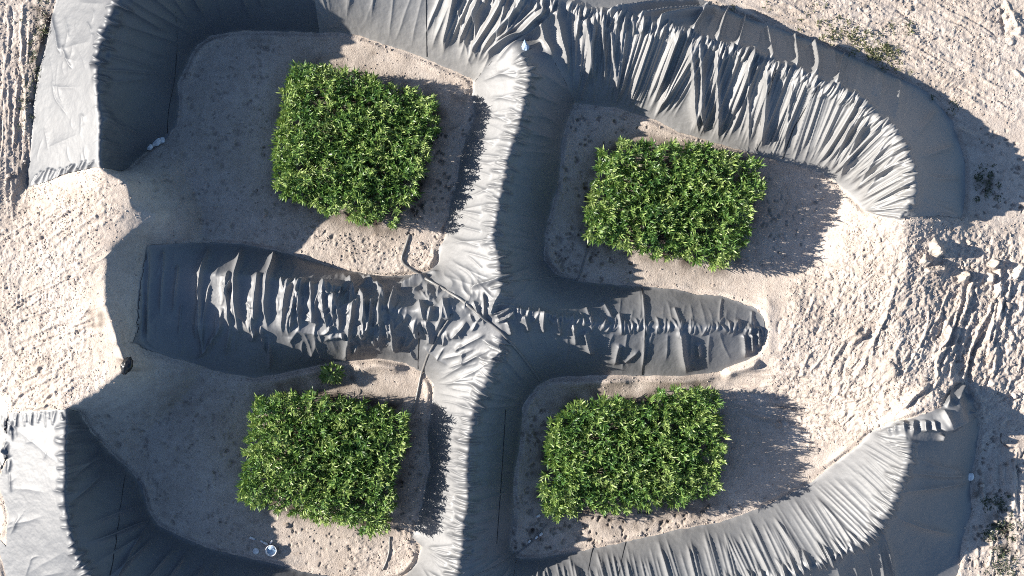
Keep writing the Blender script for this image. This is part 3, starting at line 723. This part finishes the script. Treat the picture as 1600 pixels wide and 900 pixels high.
# ------------------------------------------------------------------ irrigation pipes
HO = 'irrigation pipes lying over the sheets'
for pts, r, lab in [
    ([(640, 366), (634, 385), (627, 404), (632, 414), (660, 432), (690, 450), (720, 468), (755, 497), (785, 521), (815, 555), (846, 597)], .06, 'pale pipe running diagonally over the centre of the cross shaped sheet'),
    ([(706, 492), (692, 512), (682, 530), (668, 556), (658, 585), (652, 615), (646, 645)], .05, 'dark pipe from the centre down to the top of the lower left plot'),
    ([(785, 441), (820, 438), (870, 432), (903, 438), (910, 415), (918, 388)], .035, 'thin pipe from the centre bank to the corner of the upper right plot'),
    ([(609, 838), (609, 860), (604, 878), (597, 892)], .045, 'short dark pipe leaving the lower edge of the lower left plot'),
    ([(740, 899), (775, 885), (805, 866), (830, 848), (855, 818)], .035, 'thin pipe leaving the lower left corner of the lower right plot'),
]:
    tag(tube('irrigation_pipe', pts, r, M_PIPE), lab, 'pipe', HO)

# ------------------------------------------------------------------ crops
def leaf_strips(base, yaw, L, wd, up, droop, rows=5, twist=None):
    """batch of arching leaf blades: arrays of n"""
    n = len(L)
    t = np.linspace(0, 1, rows)[None, :]
    ang = up[:, None] - droop[:, None] * t                      # blade pitch along its length
    dl = L[:, None] / (rows - 1)
    hx = np.concatenate([np.zeros((n, 1)), np.cumsum(np.cos(ang[:, :-1]) * dl, 1)], 1)
    hz = np.concatenate([np.zeros((n, 1)), np.cumsum(np.sin(ang[:, :-1]) * dl, 1)], 1)
    c, s = np.cos(yaw)[:, None], np.sin(yaw)[:, None]
    cx = base[:, 0:1] + hx * c; cy = base[:, 1:2] + hx * s; cz = base[:, 2:3] + hz
    w = wd[:, None] * np.sin(np.clip(t * .86 + .14, 0, 1) * math.pi) ** .7 * .5
    tw = (rng.uniform(-.7, .7, n) if twist is None else twist)[:, None]
    wx, wy, wz = -s * np.cos(tw), c * np.cos(tw), np.sin(tw) + 0 * c
    A = np.stack([cx - wx * w, cy - wy * w, cz - wz * w], -1); B = np.stack([cx + wx * w, cy + wy * w, cz + wz * w], -1)
    V = np.stack([A, B], 2).reshape(n, rows * 2, 3)
    q = np.array([(2 * i, 2 * i + 1, 2 * i + 3, 2 * i + 2) for i in range(rows - 1)])
    Q = (np.arange(n)[:, None, None] * rows * 2 + q[None]).reshape(-1, 4)
    return V.reshape(-1, 3), Q, rows * 2

def in_poly(P, x, y):
    r = np.zeros(len(x), bool)
    for i in range(len(P)):
        xa, ya = P[i]; xb, yb = P[(i + 1) % len(P)]
        if ya == yb: continue
        r ^= ((ya > y) != (yb > y)) & (x < (xb - xa) * (y - ya) / (yb - ya) + xa)
    return r

def edge_dist(P, x, y):
    d = np.full(len(x), 9.0); 
    for i in range(len(P)):
        a = P[i]; b = P[(i + 1) % len(P)]; ab = b - a
        t = np.clip(((x - a[0]) * ab[0] + (y - a[1]) * ab[1]) / (ab @ ab), 0, 1)
        d = np.minimum(d, np.hypot(x - a[0] - ab[0] * t, y - a[1] - ab[1] * t))
    return d

def crop(poly, seed, label, ht=2.15):
    P = np.array([W(p[0], p[1], 1.7) for p in poly])
    cen = P.mean(0)
    P = cen + (P - cen) * .97
    lo, hi = P.min(0), P.max(0)
    sp = .24
    gx_, gy_ = np.meshgrid(np.arange(lo[0], hi[0], sp), np.arange(lo[1], hi[1], sp))
    x = gx_.ravel() + rng.uniform(-.12, .12, gx_.size); y = gy_.ravel() + rng.uniform(-.12, .12, gx_.size)
    qx = x +   .24 * perlin(x * .9, y * .9, seed) + .16 * perlin(x * 2.6, y * 2.6, seed + 7); qy = y +  .24 * perlin(x * .9, y * .9, seed + 1) + .16 * perlin(x * 2.6, y * 2.6, seed + 8)
    ok = in_poly(P, qx, qy)
    gap = perlin(x * .9, y * .9, seed + 2)
    gap2 = perlin(x * 2.0, y * 2.0, seed + 9)
    ok &= ~((gap < -.33) & (rng.random(len(x)) < .6)) & ~((gap2 < -.36) & (rng.random(len(x)) < .85))
    x, y = x[ok], y[ok]
    ed = edge_dist(P, x, y)
    h = ht + .42 * perlin(x * .8, y * .8, seed + 3) + .50 * perlin(x * 1.7, y * 1.7, seed + 4) + rng.normal(0, .14, len(x)) - .15 * np.clip(1 - ed / .4, 0, 1)
    h = np.clip(h, 1.0, 3.1)
    zb = samp(ZG, x, y)
    root = empty('crop_plot', (float(cen[0]), float(cen[1]), float(samp(ZG, cen[0], cen[1]))), label, 'crop plot', 'square green crop plots between the banks')
    off = np.array(root.location)
    ns = len(x)
    # leaves: upper whorl plus lower leaves
    per = 30
    si = np.repeat(np.arange(ns), per)
    fr = np.tile(np.concatenate([np.linspace(1.0, .74, 19), np.linspace(.70, .2, per - 19)]), ns) + rng.normal(0, .03, ns * per)
    nleaf = len(si)
    out = np.arctan2(y[si] - cen[1], x[si] - cen[0])
    yaw = rng.uniform(0, 2 * math.pi, nleaf)
    e = ed[si] < .35
    yaw = np.where(e & (rng.random(nleaf) < .6), out + rng.normal(0, .7, nleaf), yaw)
    L = rng.uniform(.18, .44, nleaf) * np.where(fr > .9, .85, 1) * rng.uniform(.75, 1.2, ns)[si]
    wd = rng.uniform(.034, .072, nleaf)
    up = np.where(fr > .88, rng.uniform(.85, 1.5, nleaf), rng.uniform(.4, 1.2, nleaf))
    droop = rng.uniform(.2, 1.2, nleaf)
    base = np.stack([x[si] + rng.normal(0, .04, nleaf), y[si] + rng.normal(0, .04, nleaf), zb[si] + h[si] * fr], -1) - off
    V, Q, k = leaf_strips(base, yaw, L, wd, up, droop)
    pn = perlin(x * 1.1, y * 1.1, seed + 6)
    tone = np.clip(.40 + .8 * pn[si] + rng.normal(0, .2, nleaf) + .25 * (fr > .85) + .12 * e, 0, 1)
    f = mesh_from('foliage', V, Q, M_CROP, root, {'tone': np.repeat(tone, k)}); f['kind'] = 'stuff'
    # stems
    a = np.arange(3) * 2.094
    r = .014
    ring = np.stack([np.cos(a) * r, np.sin(a) * r], -1)
    bot = np.stack([x[:, None] + ring[None, :, 0], y[:, None] + ring[None, :, 1], np.repeat(zb[:, None] - .03, 3, 1)], -1)
    top = bot.copy(); top[:, :, 2] = (zb + h * .97)[:, None]
    SV = np.concatenate([bot, top], 1).reshape(-1, 3) - off
    q = np.array([(0, 1, 4, 3), (1, 2, 5, 4), (2, 0, 3, 5)])
    SQ = (np.arange(ns)[:, None, None] * 6 + q[None]).reshape(-1, 4)
    s_ = mesh_from('stems', SV, SQ, M_STEM, root); s_['kind'] = 'stuff'
    return root
crop(BLOCKS[0], 101, 'dense green crop plot nearest the long curved top bank, left of the spine')
crop(BLOCKS[1], 111, 'dense green crop plot in the upper right basin above the east arm')
crop(BLOCKS[2], 121, 'dense green crop plot in the lower left basin, below the lone shrub', 2.5)
crop(BLOCKS[3], 131, 'dense green crop plot with a notched top edge in the lower right basin')

def rosette(name, px, py, rad, n, m, label, cat, group=None, hgt=.5, ratio=1.0):
    x0, y0, z0 = onto(px, py, SURF)
    root = empty(name, (x0, y0, z0 - .02), label, cat, group)
    stems = max(4, n // 10)
    a = rng.uniform(0, 6.28, n); rr = rad * .75 * np.sqrt(rng.random(n))
    bx, by = np.cos(a) * rr, np.sin(a) * rr * ratio
    bz = hgt * (1 - (rr / rad) ** 2) * rng.uniform(.3, 1, n)
    L = rng.uniform(.35, .65, n) * rad; 
    V, Q, k = leaf_strips(np.stack([bx, by, bz], -1), a + rng.normal(0, .6, n), L, L * .24, rng.uniform(.1, 1.1, n), rng.uniform(.4, 1.4, n))
    mesh_from('leaves', V, Q, m, root, {'tone': np.repeat(np.clip(rng.normal(.8, .2, n), 0, 1), k)})['kind'] = 'stuff'
    sa = rng.uniform(0, 6.28, stems)
    SV = []; SQ = []
    for i, t in enumerate(sa):
        r1 = rad * .4
        for z, q in ((-.03, .02), (hgt * .7, r1)):
            for kk in range(3):
                SV.append((math.cos(t) * q + .012 * math.cos(kk * 2.1), math.sin(t) * q * ratio + .012 * math.sin(kk * 2.1), z))
        o = i * 6; SQ += [(o, o + 1, o + 4, o + 3), (o + 1, o + 2, o + 5, o + 4), (o + 2, o, o + 3, o + 5)]
    mesh_from('stems', np.array(SV), np.array(SQ), M_STEM, root)['kind'] = 'stuff'
    return root
rosette('shrub', 520, 583, .60, 170, M_CROP, 'lone bright green shrub on the sand above the lower left plot', 'shrub', None, .75, .75)

def groundcover(name, spots, m, label, dens, size, hgt):
    B = []; Y_ = []; Ls = []
    for px, py, r in spots:
        x0, y0, z0 = onto(px, py)
        n = max(6, int(dens * r * r))
        nc = max(1, int(n / 14))
        ca = rng.uniform(0, 6.28, nc); cr_ = r * np.sqrt(rng.random(nc))
        ci = rng.integers(0, nc, n)
        sp = rng.uniform(.05, .16, nc)[ci]
        bx = x0 + (np.cos(ca) * cr_)[ci] + rng.normal(0, 1, n) * sp; by = y0 + (np.sin(ca) * cr_)[ci] + rng.normal(0, 1, n) * sp
        bz = samp(SURF, bx, by) + rng.uniform(0, hgt, n) * np.clip(1.2 - np.hypot(bx - x0 - (np.cos(ca) * cr_)[ci], by - y0 - (np.sin(ca) * cr_)[ci]) / .25, .1, 1)
        B.append(np.stack([bx, by, bz], -1)); Y_.append(rng.uniform(0, 6.28, n)); Ls.append(rng.uniform(.6, 1.3, n) * size)
    B = np.concatenate(B); Y_ = np.concatenate(Y_); Ls = np.concatenate(Ls); n = len(B)
    V, Q, k = leaf_strips(B, Y_, Ls, Ls * .3, rng.uniform(.1, 1.2, n), rng.uniform(.2, 1.2, n), rows=4)
    o = mesh_from(name, V, Q, m, None, {'tone': np.repeat(np.clip(rng.normal(.5, .28, n), 0, 1), k)})
    return tag(o, label, 'ground cover', None, 'stuff')
sp = [(U(1285, 1420), 0, U(.25, .6)) for _ in range(34)]
sp = [(x, 40 + (x - 1270) * .42 + U(-16, 18), r) for x, _, r in sp] + [(U(1120, 1290), U(5, 50), U(.15, .3)) for _ in range(8)] + [(U(1330, 1420), U(35, 70), U(.15, .35)) for _ in range(8)]
sp = [s_ for s_ in sp if not M_ALL[int((onto(s_[0], s_[1])[1] + RY) / ST), int((onto(s_[0], s_[1])[0] + RX) / ST)]]
groundcover('weeds', sp, M_WEED, 'olive green weeds along the outer foot of the upper right bank', 160, .13, .16)
groundcover('scrub', [(1540 + U(-14, 14), 285 + U(-30, 28), U(.2, .4)) for _ in range(12)] + [(1450 + U(0, 40), 150 + U(0, 30), .25) for _ in range(4)], M_SCRUB, 'dark low scrub in the shade outside the upper right bank', 260, .12, .14)
groundcover('scrub', [(1565 + U(-22, 18), 840 + U(-60, 50), U(.25, .5)) for _ in range(22)], M_SCRUB, 'dark low scrub in the shade outside the lower right bank', 260, .12, .14)
groundcover('scrub', [(70 - k * 2.2 + U(-6, 4), k * 14 + U(-5, 5), U(.12, .32)) for k in range(15) for _ in (0, 1)], M_SCRUB, 'dark scrub along the foot of the upper left bank', 200, .12, .14)
groundcover('weeds', [(67, 44, .3), (52, 118, .2), (35, 30, .15)], M_WEED, 'yellow green weed tufts at the foot of the upper left bank', 300, .14, .2)

# loose clods and stones
def clods(n):
    P = rng.uniform([-25.5, -14.5], [25.5, 14.5], (n * 8, 2))
    r_ = samp(rough, P[:, 0], P[:, 1]); m_ = samp(MB, P[:, 0], P[:, 1])
    cl = perlin(P[:, 0] * 1.1, P[:, 1] * 1.1, 95)
    pr = (.10 + .9 * np.clip(r_, 0, 1)) * np.clip(.45 + 1.5 * cl, .03, 1) + .5 * np.exp(-((m_ - .18) / .1) ** 2)
    P = P[(rng.random(len(P)) < pr * .5) & (m_ < .55)][:n]
    n = len(P)
    phi = (1 + 5 ** .5) / 2
    iv = np.array([(-1, phi, 0), (1, phi, 0), (-1, -phi, 0), (1, -phi, 0), (0, -1, phi), (0, 1, phi), (0, -1, -phi), (0, 1, -phi), (phi, 0, -1), (phi, 0, 1), (-phi, 0, -1), (-phi, 0, 1)]) / 1.9
    it = np.array([(0, 11, 5), (0, 5, 1), (0, 1, 7), (0, 7, 10), (0, 10, 11), (1, 5, 9), (5, 11, 4), (11, 10, 2), (10, 7, 6), (7, 1, 8), (3, 9, 4), (3, 4, 2), (3, 2, 6), (3, 6, 8), (3, 8, 9), (4, 9, 5), (2, 4, 11), (6, 2, 10), (8, 6, 7), (9, 8, 1)])
    rad = .016 + .04 * rng.random(n) ** 3 + .13 * (rng.random(n) < .006) * rng.random(n)
    V = iv[None] * rng.uniform(.65, 1.25, (n, 12, 1)) * rad[:, None, None] * np.stack([rng.uniform(.7, 1.5, n), rng.uniform(.7, 1.5, n), rng.uniform(.5, .9, n)], -1)[:, None, :]
    V = V + np.stack([P[:, 0], P[:, 1], samp(SURF, P[:, 0], P[:, 1]) + rad * .25], -1)[:, None, :]
    T = (np.arange(n)[:, None, None] * 12 + it[None]).reshape(-1, 3)
    o = mesh_from('clods', V.reshape(-1, 3), T, M_SAND, None, {'damp_dark': np.repeat(rng.random(n) ** 4 * .5, 12)}, smooth=False)
    tag(o, 'small loose clods of sandy soil scattered over the bare ground', 'loose soil', None, 'stuff')
clods(42000)

# ------------------------------------------------------------------ litter and small gear
import bmesh
def lathe(name, prof, m, parent=None, seg=24, loc=(0, 0, 0), tilt=None):
    V = []; Q = []
    for r, z in prof:
        for k in range(seg):
            a = 2 * math.pi * k / seg; V.append((r * math.cos(a), r * math.sin(a), z))
    n = len(prof)
    for i in range(n - 1):
        for k in range(seg):
            Q.append((i * seg + k, i * seg + (k + 1) % seg, (i + 1) * seg + (k + 1) % seg, (i + 1) * seg + k))
    me = bpy.data.meshes.new(name); me.from_pydata(V, [], Q); me.materials.append(m)
    for p in me.polygons: p.use_smooth = True
    o = bpy.data.objects.new(name, me); C.objects.link(o); o.location = loc
    if tilt: o.rotation_euler = tilt
    if parent is not None: o.parent = parent
    return o

def bag(name, px, py, r, m, label, cat, group=None, squash=(1, 1, .6), rz=0, seed=0, neck=0.0, z=0):
    x, y, z0 = onto(px, py, SURF)
    bm = bmesh.new(); bmesh.ops.create_icosphere(bm, subdivisions=4, radius=1)
    co = np.array([v.co for v in bm.verts])
    d = 1 + .35 * perlin(co[:, 0] * 1.6 + co[:, 2], co[:, 1] * 1.6, seed) - .3 * np.abs(perlin(co[:, 0] * 3.2 + co[:, 2] * 2, co[:, 1] * 3.2 - co[:, 2], seed + 1))
    for v, q, s_ in zip(bm.verts, co, d):
        c = q * s_ * r
        if neck and q[1] > .55: c[0] *= max(.15, 1 - (q[1] - .55) * neck); c[1] *= 1 + (q[1] - .55) * 1.2
        v.co = (c[0] * squash[0], c[1] * squash[1], max(c[2] * squash[2], -r * squash[2] * .45))
    me = bpy.data.meshes.new(name); bm.to_mesh(me); bm.free(); me.materials.append(m)
    for p in me.polygons: p.use_smooth = True
    o = bpy.data.objects.new(name, me); C.objects.link(o); o.location = (x, y, z0 + r * squash[2] * .4 + z); o.rotation_euler = (0, 0, rz)
    return tag(o, label, cat, group)
G = 'white plastic bags by the upper left bank'
bag('plastic_bag', 233, 230, .19, M_WHITE, 'smallest white plastic bag, at the lower end of the heap by the upper left bank', 'plastic bag', G, (1, .8, .5), .4, 1)
bag('plastic_bag', 245, 223, .26, M_WHITE, 'largest crumpled white plastic bag, in the middle of the heap by the upper left bank', 'plastic bag', G, (1.1, .7, .6), .7, 2)
bag('plastic_bag', 253, 219, .17, M_WHITE, 'round white plastic bag, at the upper end of the heap by the upper left bank', 'plastic bag', G, (1, 1, .6), 0, 3)
bag('tied_sack', 821, 75, .21, M_BLUE, 'pale blue tied sack in the hollow at the top of the spine', 'sack', None, (.85, 1.15, .7), .1, 4, 1.6)
bag('plastic_bag', 1515, 745, .22, M_WHITE, 'white plastic bag at the outer foot of the lower right bank', 'plastic bag', None, (.95, 1, .5), .5, 5)
bag('black_plastic_bundle', 199, 571, .36, M_BLACK, 'shiny black plastic bundle half buried in the left sand bank', 'plastic bundle', None, (.7, 1.2, .6), -.4, 6)
def bottle(px, py, rz, label, l=.22, r=.055):
    x, y, z = onto(px, py, SURF)
    root = empty('plastic_bottle', (x, y, z + r * .9), label, 'bottle', 'white bottles left on the sand'); root.rotation_euler = (math.pi / 2, 0, rz)
    lathe('bottle_body', [(0, -l / 2), (r, -l / 2), (r, l * .2), (r * .4, l * .38), (r * .35, l * .42)], M_WHITE, root, 14)
    lathe('bottle_cap', [(r * .42, l * .40), (r * .42, l * .5), (0, l * .5)], M_BLUE, root, 12)
bottle(395, 841, 1.2, 'white bottle lying apart, above the round lid by the lower left plot', .3, .06)
bottle(410, 846, .9, 'middle white bottle of the row above the tub', .2, .05)
bottle(416, 849, 1.1, 'white bottle between two others, touching the rim side of the tub', .24, .065)
bottle(424, 847, -.6, 'upright leaning white bottle right against the upper rim of the tub', .24, .055)
bottle(827, 846, -.6, 'white bottle lowest of the three near the lower right plot corner', .2, .055)
bottle(838, 840, -.7, 'white bottle middle of the three near the lower right plot corner', .2, .055)
bottle(845, 835, -.8, 'white bottle highest of the three near the lower right plot corner', .22, .065)
bottle(841, 806, -1.1, 'white bottle tucked under the leaves at the lower right plot corner', .24, .06)
x, y, z = onto(425, 859, SURF)
t = empty('tub', (x, y, z), 'round pale tub holding water and a blue rag, by the lower left plot', 'tub')
lathe('bowl', [(0, .02), (.2, .02), (.245, .3), (.275, .31), (.28, .29), (.255, .28), (.215, -.01), (0, -.01)], M_WHITE, t, 32)
lathe('water', [(0, .17), (.215, .17)], M_WATER, t, 32)
bm_ = bag('rag', 426, 854, .13, M_BLUE, 'crumpled pale blue rag hanging over the rim of the round tub', 'rag', None, (1.2, .8, .5), .3, 8, 0, .27)
x, y, z = onto(400, 861, SURF)
b_ = empty('bucket_lid', (x, y, z), 'small round white lid on the sand left of the tub', 'lid')
lathe('disc', [(0, .05), (.12, .05), (.13, .065), (.15, .065), (.155, .04), (.155, 0), (0, 0)], M_WHITE, b_, 28)

# ------------------------------------------------------------------ light, sky, camera
w = bpy.data.worlds.new('World'); SC.world = w; w.use_nodes = True
nt = w.node_tree
sky = nt.nodes.new('ShaderNodeTexSky'); sky.sky_type = 'NISHITA'; sky.sun_disc = False
sky.sun_elevation = math.radians(SUN_EL); sky.sun_rotation = math.radians(-90 + SUN_DZ)
sky.air_density = 1.0; sky.dust_density = .6; sky.ozone_density = 3.5
nt.links.new(sky.outputs[0], nt.nodes['Background'].inputs['Color']); nt.nodes['Background'].inputs['Strength'].default_value = .072
sun = bpy.data.lights.new('sun', 'SUN'); sun.energy = 5.0; sun.angle = math.radians(.5); sun.color = (1.0, .93, .83)
so = bpy.data.objects.new('sun', sun); C.objects.link(so)
el = math.radians(SUN_EL); az = math.radians(SUN_DZ)
from mathutils import Vector
d = Vector((math.cos(el) * math.cos(az), -math.cos(el) * math.sin(az), -math.sin(el)))
so.rotation_euler = d.to_track_quat('-Z', 'Y').to_euler(); so.location = (-40, 5, 30)
cam = bpy.data.cameras.new('camera'); cam.sensor_width = 36; cam.lens = 36 * FP / 1600; cam.clip_end = 9000; cam.clip_start = .5
co = bpy.data.objects.new('camera', cam); C.objects.link(co); co.location = (0, 0, HC); co.rotation_euler = (0, 0, 0)
SC.camera = co
SC.cycles.use_denoising = False; SC.cycles.filter_width = 1.0
SC.view_settings.view_transform = 'Standard'; SC.view_settings.look = 'None'; SC.view_settings.gamma = 1; SC.view_settings.exposure = 1.17
